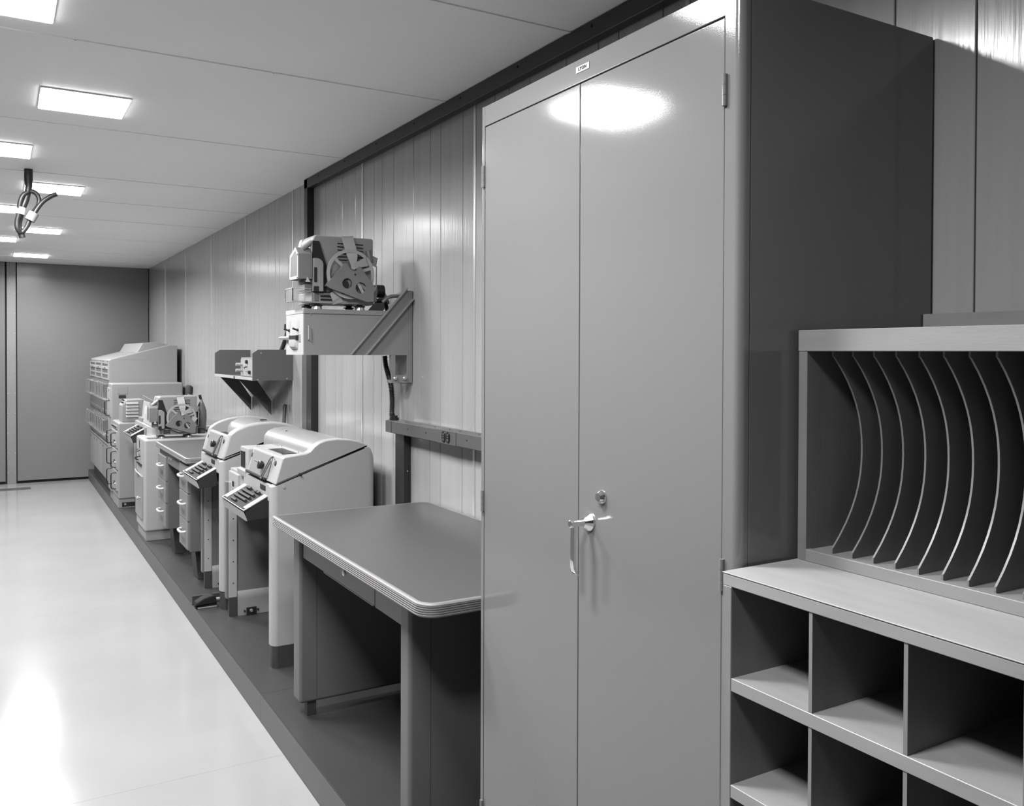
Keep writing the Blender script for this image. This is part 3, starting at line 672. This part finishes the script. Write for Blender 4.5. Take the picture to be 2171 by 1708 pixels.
for y in (3.50, 3.622):
    MB().box(1.0575, 1.0582, y - .016, y + .016, 1.562, 1.592).build('label_frame', 'machine_paint', fpn)
    s_ = MB().lathe([(0, .006), (.006, .006), (.007, .003)], (1.058, y, 1.553), (-1, 0, 0), 10).build('toggle_switch', 'black', fpn)
    MB().cyl((1.052, y, 1.553), (1.036, y + .006, 1.560), .0035, .0045, n=8).build('toggle_lever', 'black', s_)
    box('label_mark', 'ink', fpn, 1.0572, 1.0581, y - .010, y + .012, 1.530, 1.533)
MB().box(1.046, 1.058, 3.495, 3.585, 1.513, 1.532, bev=.002).build('lever_block', 'black', fpn)
MB().cyl((1.050, 3.585, 1.522), (1.040, 3.70, 1.522), .0085, .0065, n=12).build('crank_bar', 'steel', fpn)
MB().rings([[Vector((1.0585 - dp * math.sin(math.pi * k / 10), 3.5485 - .048 * math.cos(math.pi * k / 10), z)) for k in range(11)] for z, dp in ((1.514, .022), (1.50, .022), (1.485, .018), (1.475, .004))]).build('tape_chute', 'panel_white', fpn)
MB().box(1.0535, 1.0585, 3.468, 3.482, 1.505, 1.536, bev=.001).build('hinge', 'steel', fpn)
MB().tube([(1.078, HY0 - .0005, 1.512), (1.078, HY0 - .010, 1.514), (1.078, HY0 - .010, 1.566), (1.078, HY0 - .0005, 1.568)], .0022, 6).build('side_handle', 'machine_paint', hb)
# wall channel
wc = MB().prism([(1.440, 1.333), (1.536, 1.333), (1.536, 1.728), (1.520, 1.728), (1.440, 1.64)], 'Y', HY0 + .001, HY0 + .006, holes=[[(1.458, 1.366), (1.458, 1.4505), (1.512, 1.4505), (1.512, 1.366)]])
wc.build('wall_channel', 'bracket_grey', hb)
MB().box(1.528, 1.536, HY0 + .004, HY1 - .004, 1.335, 1.727).build('back_plate', 'bracket_grey', hb)
MB().box(1.440, 1.536, HY0 + .006, HY0 + .05, 1.333, 1.345).build('channel_foot', 'bracket_grey', hb)
for x in (1.456, 1.500): MB().lathe([(0, .009), (.006, .009), (.009, .004)], (x, HY0 + .001, 1.352), (0, -1, 0), 8).build('bolt', 'steel', hb)
# diagonal strut: a channel with two raised edges
a = Vector((1.288, 0, 1.452)); b = Vector((1.545 - .018, 0, 1.722)); d = (b - a).normalized(); n_ = Vector((-d.z, 0, d.x)); L_ = (b - a).length
hw = .027
def para(off0, off1, yA, yB, nm):
    lo = 1.4515
    pts = []
    for o_, e in ((off0, 0), (off0, 1), (off1, 1), (off1, 0)):
        p = a + n_ * o_ + d * (L_ * e)
        if e == 0: p = p + d * ((lo - p.z) / d.z)
        else: p = p + d * ((1.533 - p.x) / d.x if p.x > 1.533 else 0)
        pts.append((p.x, p.z))
    MB().prism(pts, 'Y', yA, yB).build(nm, 'bracket_grey', hb)
for yA, s_ in ((HY0, -1), (HY1, 1)):
    para(-hw, hw, yA + s_ * .0005, yA + s_ * .0035, 'strut_web')
    para(hw - .003, hw, yA + s_ * .0035, yA + s_ * .022, 'strut_flange')
    para(-hw, -hw + .003, yA + s_ * .0035, yA + s_ * .022, 'strut_flange')
for e in (.30, .52, .80):
    p = a + d * (L_ * e) + n_ * (hw + .0005); MB().obox((p.x, HY0 - .012, p.z), d, (0, 1, 0), n_, .028, .012, .003).build('strut_clip', 'bracket_grey', hb)

# flexible conduits
def flex(name, pts, r, label, fit=None):
    p = spline(pts, 24); N_ = []
    L = [0]
    for i in range(1, len(p)): L.append(L[-1] + (p[i] - p[i - 1]).length)
    q = []; rad = []
    step = .0017; s = 0; i = 0; k = 0
    while s < L[-1]:
        while L[i + 1] < s: i += 1
        u = (s - L[i]) / (L[i + 1] - L[i]); q.append(p[i].lerp(p[i + 1], u)); rad.append(r if k % 4 in (0, 1) else r * .70); s += step; k += 1
    t = thing(name, tuple(pts[-1]), label, 'conduit')
    MB().tube(q, r, 10, rad=rad).build('corrugated_hose', 'rubber', t, smooth=0)
    for f in fit or []: MB().cyl(f[0], f[1], f[2], n=10).build('gland_nut', 'black', t)
flex('flexible_conduit', [(1.487, 3.622, 1.446), (1.490, 3.614, 1.40), (1.500, 3.585, 1.32), (1.503, 3.575, 1.25), (1.500, 3.57, 1.19), (1.500, 3.548, 1.169)], .0125, 'ribbed black conduit dropping from the high bracket to the outlet wireway',
     [((1.50, 3.545, 1.167), (1.50, 3.545, 1.176), .021), ((1.50, 3.546, 1.176), (1.50, 3.546, 1.186), .016)])
flex('flexible_conduit', [(1.515, 5.235, 1.605), (1.513, 5.245, 1.56), (1.508, 5.30, 1.50), (1.508, 5.40, 1.42), (1.51, 5.43, 1.33)], .0135, 'ribbed black conduit on the wall above the low bracket shelf',
     [((1.515, 5.233, 1.60), (1.515, 5.230, 1.632), .020)])

# ================================================================== LOW WALL SHELF
ls = thing('wall_shelf', (1.42, 5.7, 1.05), 'dark grey metal tray shelf on the wall with two slanted struts', 'wall shelf')
sp = [(1.294, 1.2925), (1.294, 1.454), (1.327, 1.476), (1.536, 1.476), (1.536, 1.2925)]
for y in (5.187, 6.216): MB().prism(sp, 'Y', y, y + .004).build('side_plate', 'shelf_grey', ls)
MB().box(1.294, 1.536, 5.191, 6.216, 1.3005, 1.3045).build('tray', 'shelf_grey', ls)
MB().box(1.293, 1.297, 5.191, 6.216, 1.2925, 1.311, bev=.0008, seg=1).build('front_edge', 'panel_white', ls)
MB().box(1.2915, 1.2932, 5.625, 5.655, 1.2945, 1.309).build('label_plate', 'machine_base', ls)
for y in (5.67, 6.19):
    MB().prism([(1.315, 1.300), (1.430, 1.300), (1.536, 1.142), (1.536, 1.052)], 'Y', y, y + .006).build('strut', 'shelf_grey', ls)
for x, z in ((1.345, 1.455), (1.325, 1.298), (1.50, 1.302)): MB().lathe([(0, .005), (.002, .004)], (x, 5.187, z), (0, -1, 0), 8).build('screw', 'steel', ls)
bxs = thing('control_box', (1.38, 5.38, 1.3045), 'small grey control box with knobs on the low wall shelf', 'control box')
MB().box(1.310, 1.45, 5.22, 5.535, 1.306, 1.428, bev=.003).build('case', 'reader_grey', bxs)
MB().box(1.3065, 1.3105, 5.228, 5.528, 1.313, 1.416, bev=.001, seg=1).build('face_plate', 'rack_white', bxs)
for z in (1.385, 1.349): MB().cyl((1.3065, 5.49, z), (1.268, 5.49, z), .0095, n=14).build('cylinder_knob', 'panel_white', bxs)
for y, z, r_ in ((5.36, 1.402, .012), (5.29, 1.340, .011)): MB().lathe([(0, r_), (.012, r_ * .9), (.013, r_ * .7)], (1.3065, y, z), (-1, 0, 0), 14).build('dial_knob', 'black', bxs)
MB().tube(spline([(1.305, 5.365, 1.372), (1.285, 5.35, 1.366), (1.285, 5.32, 1.35), (1.30, 5.295, 1.342)], 6), .0035, 6).build('lead', 'black', bxs)
cc = MB().tube(spline([(1.530, 5.325, 1.135), (1.522, 5.315, 1.115), (1.505, 5.275, 1.02), (1.495, 5.26, .95)], 6), .011, 8)
one('power_lead', cc, 'rubber', (1.5, 5.27, .95), 'short thick black lead hanging below the low wall shelf', 'cable')

# ================================================================== READER CABINET
c3 = thing('reader_cabinet', (1.2, 6.83, PZ), 'cream steel cabinet with switches and a knobbed door carrying a tape reader', 'cabinet')
MB().box(.895, 1.50, 6.62, 7.05, .178, .836, bev=.016, seg=3).build('body', 'machine_paint', c3)
MB().box(.905, 1.49, 6.632, 7.03, PZ, .179, bev=.004).build('plinth', 'reader_grey', c3)
dr3 = MB().box(.886, .897, 6.70, 7.035, .255, .565, bev=.003).build('door', 'machine_white', c3)
MB().lathe([(0, .005), (.008, .005), (.012, .013), (.020, .013), (.024, .008)], (.886, 6.79, .400), (-1, 0, 0), 14).build('knob', 'panel_white', dr3)
MB().tube([(.895, 6.98, .578), (.874, 6.96, .590), (.874, 6.86, .582), (.890, 6.77, .562)], .004, 6).build('pull', 'panel_white', c3)
MB().box(.888, .896, 6.76, 6.98, .632, .648, bev=.002).build('switch_block', 'black', c3)
MB().tube(spline([(.893, 6.90, .665), (.870, 6.90, .675), (.868, 6.85, .690), (.893, 6.83, .700)], 5), .006, 8).build('plug_lead', 'black', c3)
MB().box(.893, .8965, 6.86, 6.885, .755, .812, bev=.001).build('vent_slot', 'black', c3)
MB().tube(spline([(.893, 6.95, .742), (.882, 6.93, .728), (.882, 6.89, .728), (.893, 6.84, .742)], 5), .004, 6).build('pull_wire', 'machine_base', c3)
reader(.990, 6.66, .8375, 'tape reader with paper-taped reel on the cream reader cabinet', 1)

# ================================================================== THIRD PUNCH MACHINE, HALF HIDDEN
m3 = thing('keypunch_stand', (1.2, 7.7, PZ), 'cream punch machine with copy holder and keyboard behind the reader cabinet', 'punch machine')
MB().box(1.01, 1.46, 8.02, 8.075, .207, .80, bev=.006).build('side_panel', 'machine_paint', m3)
MB().box(1.012, 1.456, 8.022, 8.073, PZ, .207, bev=.003).build('base_band', 'machine_base', m3)
MB().box(1.01, 1.46, 7.12, 7.18, .207, .80, bev=.006).build('side_panel', 'machine_paint', m3)
MB().box(1.012, 1.456, 7.122, 7.178, PZ, .207, bev=.003).build('base_band', 'machine_base', m3)
MB().box(1.015, 1.46, 7.12, 8.075, .80, .875, bev=.006).build('bed', 'machine_paint', m3)
keyboard(m3, 7.46, 7.92, xf=.905, xb=1.018, zf=.790, zb=.850, zu=.735)
MB().prism([(1.03, .875), (1.06, .98), (1.20, .99), (1.40, .95), (1.40, .875)], 'Y', 7.2, 7.75, bev=.012).build('cover', 'machine_paint', m3)
cf = MB().prism([(1.05, .90), (1.065, 1.045), (1.075, 1.045), (1.06, .90)], 'Y', 7.60, 7.93, bev=.002).build('copy_holder', 'machine_paint', m3)
MB().prism([(1.046, .905), (1.058, 1.01), (1.060, 1.01), (1.048, .905)], 'Y', 7.64, 7.80).build('paper_sheet', 'paper', cf)
MB().tube([(1.07, 7.92, 1.04), (1.06, 7.92, 1.09), (1.10, 7.62, 1.055)], .004, 6).build('wire_arm', 'steel', cf)
MB().box(1.03, 1.06, 7.78, 7.99, .876, .908, bev=.004).build('card_lip', 'machine_white', m3)

# ================================================================== RACK WITH BLACK HANDLES
rc = thing('drawer_rack', (1.15, 8.37, PZ), 'low cream equipment rack with black handles below the louvred box', 'equipment rack')
MB().box(.890, 1.45, 8.14, 8.585, .188, .848, bev=.014, seg=3).build('body', 'rack_paint', rc)
MB().box(.893, 1.44, 8.150, 8.575, PZ, .188, bev=.003).build('plinth', 'reader_grey', rc)
MB().box(.92, 1.06, 8.146, 8.152, .122, .158, bev=.001).build('vent', 'black', rc)
MB().cyl((.945, 8.146, .143), (.945, 8.140, .143), .009, n=10).build('bolt', 'steel', rc)
def bail(t, x, y, z0, z1, m_='black', out=.042, r_=.0048, nm='handle'):
    MB().tube([(x, y, z1), (x - out * .75, y, z1), (x - out * .95, y, z1 - .008), (x - out, y, z1 - .02), (x - out, y, z0 + .02), (x - out * .95, y, z0 + .008), (x - out * .75, y, z0), (x, y, z0)], r_, 7).build(nm, m_, t)
for za, zb in ((.625, .770), (.440, .610), (.255, .425)):
    pnl = MB().box(.880, .892, 8.165, 8.565, za, zb, bev=.002).build('drawer_panel', 'rack_white', rc)
    for y in (8.20, 8.535): bail(pnl, .880, y, za + .02, zb - .012)
    for q in range(3): MB().lathe([(0, .009), (.012, .007), (.013, .004)], (.880, 8.26 + q * .035, (za + zb) / 2 - .03 + .02 * (q % 2)), (-1, 0, 0), 10).build('dial', 'black' if q else 'panel_white', pnl)
for q in range(5): MB().cyl((.885, 8.24 + q * .06, .80), (.872, 8.24 + q * .06, .808), .006, .005, n=8).build('switch', 'black', rc)
MB().box(.884, .892, 8.20, 8.50, .785, .815, bev=.001).build('switch_plate', 'reader_grey', rc)
lb = thing('louvred_box', (1.0, 8.4, .848), 'small grey louvred box with a sloped switch top on the equipment rack', 'control box')
MB().prism([(.925, .849), (.925, .985), (.962, 1.040), (1.10, 1.044), (1.10, .849)], 'Y', 8.17, 8.42, bev=.006).build('case', 'reader_grey', lb)
for q in range(5):
    z = .893 + q * .028
    MB().prism([(8.170, z), (8.158, z), (8.170, z + .020)], 'X', .955, 1.055, bev=.0015).build('louvre', 'machine_paint', lb)
sl = Vector((.037, 0, .055)).normalized(); sn = Vector((-sl.z, 0, sl.x))
MB().obox((.9425, 8.295, 1.0135), sl, (0, 1, 0), sn, .056, .20, .004).build('switch_plate', 'rack_white', lb)
for q in range(4): MB().obox((.9425 - .005 + .012 * (q % 2), 8.22 + .045 * q, 1.0165 + .018 * (q % 2)), sl, (0, 1, 0), sn, .014, .018, .010).build('switch', 'black', lb)

# ================================================================== MIDDLE CABINET
mc = thing('equipment_cabinet', (1.2, 8.73, PZ), 'grey equipment cabinet of middle height between the rack and the tall console', 'cabinet')
MB().box(.882, 1.50, 8.60, 8.862, .19, 1.172, bev=.014, seg=3).build('body', 'rack_paint', mc)
MB().box(.90, 1.49, 8.61, 8.852, PZ, .19).build('plinth', 'reader_grey', mc)
MB().box(.935, 1.02, 8.5975, 8.601, 1.075, 1.140, bev=.0006, seg=1).build('data_plate', 'reader_grey', mc)
gr = MB().box(.945, 1.005, 8.596, 8.601, 1.038, 1.065, bev=.002).build('grille', 'black', mc)
for q in range(3): MB().box(.950, 1.0, 8.594, 8.597, 1.043 + q * .007, 1.046 + q * .007).build('grille_bar', 'machine_base', gr)
MB().box(.874, .884, 8.615, 8.85, .87, 1.13, bev=.002).build('front_panel', 'rack_white', mc)
bail(mc, .874, 8.63, .885, 1.015)
for z in (1.11, 1.03): MB().lathe([(0, .008), (.004, .006)], (.874, 8.70, z), (-1, 0, 0), 10).build('screw', 'black', mc)

# ================================================================== TALL CONSOLE
tc = thing('data_console', (1.2, 9.8, PZ), 'large pale three-bay console with sloping top and chrome handles near the far wall', 'console')
TX, TY0, TY1 = .893, 8.872, 10.73
MB().prism([(TX, .24), (TX, 1.378), (TX + .012, 1.388), (1.43, 1.527), (1.495, 1.522), (1.495, .24)], 'Y', TY0, TY1, bev=.006).build('body', 'rack_paint', tc)
MB().box(.925, 1.49, TY0 + .01, TY1 - .01, PZ, .24).build('plinth', 'machine_base', tc)
MB().box(.96, 1.494, TY0 - .0006, TY0 + .002, 1.385, 1.387).build('seam', 'machine_white', tc)
hump = MB().prism([(1.135, 1.436), (1.150, 1.446), (1.205, 1.545), (1.34, 1.556), (1.46, 1.525), (1.40, 1.50)], 'Y', TY0 + .15, TY1 - .3, bev=.005).build('top_hatch', 'rack_paint', tc)
MB().box(1.10, 1.15, TY0 + .12, TY1 - .28, 1.424, 1.444, bev=.003).build('hatch_sill', 'machine_paint', tc)
MB().obox((1.182, TY0 + .155 + .45, 1.495), Vector((.485, 0, .874)), (0, 1, 0), Vector((-.874, 0, .485)), .09, .006, .004).build('hatch_latch', 'steel', tc)
bw = (TY1 - TY0) / 3
for k in range(3):
    ya, yb = TY0 + k * bw, TY0 + (k + 1) * bw
    bay = MB().prism([(ya + .015, 1.195), (yb - .015, 1.195), (yb - .015, 1.355), (ya + .015, 1.355)], 'X', TX - .007, TX + .001,
        holes=[[(ya + .05, z0), (yb - .05, z0), (yb - .05, z1), (ya + .05, z1)] for z0, z1 in ((1.208, 1.243), (1.258, 1.290), (1.322, 1.345))]).build('meter_bay', 'rack_white', tc)
    for z0, z1 in ((1.208, 1.243), (1.258, 1.290), (1.322, 1.345)): MB().box(TX - .003, TX - .0008, ya + .05, yb - .05, z0, z1).build('meter_window', 'reader_dark', bay)
    MB().box(TX - .011, TX - .006, ya + .05, yb - .05, 1.296, 1.316, bev=.002).build('label_rail', 'panel_white', bay)
    MB().box(TX - .013, TX - .010, ya + .22, ya + .30, 1.302, 1.310).build('rail_catch', 'black', bay)
    for y in (ya + .12, yb - .12): MB().box(TX - .003, TX - .0005, y - .005, y + .005, 1.362, 1.374).build('vent_slit', 'black', tc)
    for za, zb in ((.86, 1.185), (.60, .85)):
        pn = MB().box(TX - .006, TX + .001, ya + .015, yb - .015, za, zb, bev=.002).build('tray_panel', 'tray_grey', tc)
        for q in range(4):
            y = ya + .09 + q * (bw - .18) / 3
            bail(pn, TX - .006, y, zb - .175, zb - .03, 'steel', .045, .004, 'chrome_handle')
            MB().box(TX - .05, TX - .008, y - .02, y + .02, zb - .034, zb - .026, bev=.002).build('clip_plate', 'chrome', pn)
        MB().box(TX - .012, TX - .005, ya + .06, yb - .06, za + .015, za + .045, bev=.002).build('tray_lip', 'reader_dark', pn)
    pn = MB().box(TX - .005, TX + .001, ya + .008, yb - .008, .245, .575, bev=.0015).build('lower_door', 'rack_white' if k else 'rack_paint', tc)
    for y in (ya + .12, yb - .12): MB().cyl((TX - .005, y, .54), (TX - .012, y, .54), .006, n=8).build('door_catch', 'machine_base', pn)
MB().box(TX - .010, TX + .0, TY0 + .004, TY1 - .004, .578, .592, bev=.002).build('shelf_edge', 'machine_white', tc)
kn = MB().box(1.50, 1.532, 8.33, 8.47, 1.075, 1.155, bev=.012)
one('junction_box', kn, 'machine_base', (1.53, 8.4, 1.08), 'small dark junction box on the panelled wall beside the middle cabinet', 'junction box')

# ================================================================== HANGING CABLE, FLOOR STRIP
hc = thing('hanging_cable', (.145, 5.35, ZC), 'thick taped cable loop hanging from a stub in the ceiling', 'cable')
MB().cyl((.146, 5.35, ZC), (.146, 5.35, 2.375), .021, n=16).cyl((.146, 5.35, 2.38), (.148, 5.35, 2.335), .020, .015, n=16).build('ceiling_stub', 'duct_steel', hc)
Cb = lambda x, z, dy=0: (x, 5.35 + dy, z)
MB().tube(spline([Cb(.147, 2.345), Cb(.141, 2.31), Cb(.132, 2.27), Cb(.118, 2.23), Cb(.108, 2.19, .01), Cb(.100, 2.155, .01), Cb(.100, 2.125, .01), Cb(.110, 2.098, .01), Cb(.117, 2.072, .01)], 6), .0165, 12).build('cable', 'duct_steel', hc)
MB().tube(spline([Cb(.142, 2.315, -.012), Cb(.120, 2.295, -.015), Cb(.106, 2.255, -.015), Cb(.101, 2.20, -.012), Cb(.092, 2.155, -.01), Cb(.094, 2.115, -.01), Cb(.112, 2.098, 0), Cb(.134, 2.125, .0), Cb(.150, 2.165), Cb(.172, 2.215), Cb(.192, 2.25), Cb(.196, 2.285), Cb(.183, 2.312), Cb(.160, 2.323), Cb(.142, 2.316)], 6), .0125, 12).build('cable', 'duct_steel', hc)
MB().tube(spline([Cb(.165, 2.185, -.012), Cb(.185, 2.228, -.012), Cb(.215, 2.272, -.012), Cb(.255, 2.305, -.012), Cb(.280, 2.318, -.012)], 6), .0120, 12).build('cable', 'duct_steel', hc)
MB().tube([Cb(.113, 2.232, -.004), Cb(.106, 2.194, -.004)], .025, 14).build('tape_wrap', 'tape_white', hc)
MB().tube([Cb(.172, 2.208, -.004), Cb(.150, 2.165, -.004)], .026, 14).build('tape_wrap', 'reader_grey', hc)
fs = MB().box(-.40, .30, 10.49, 10.66, 0, .0012)
one('floor_strip', fs, 'floor_mark', (0, 10.57, 0), 'dark worn strip lying on the pale floor near the far wall', 'floor strip')
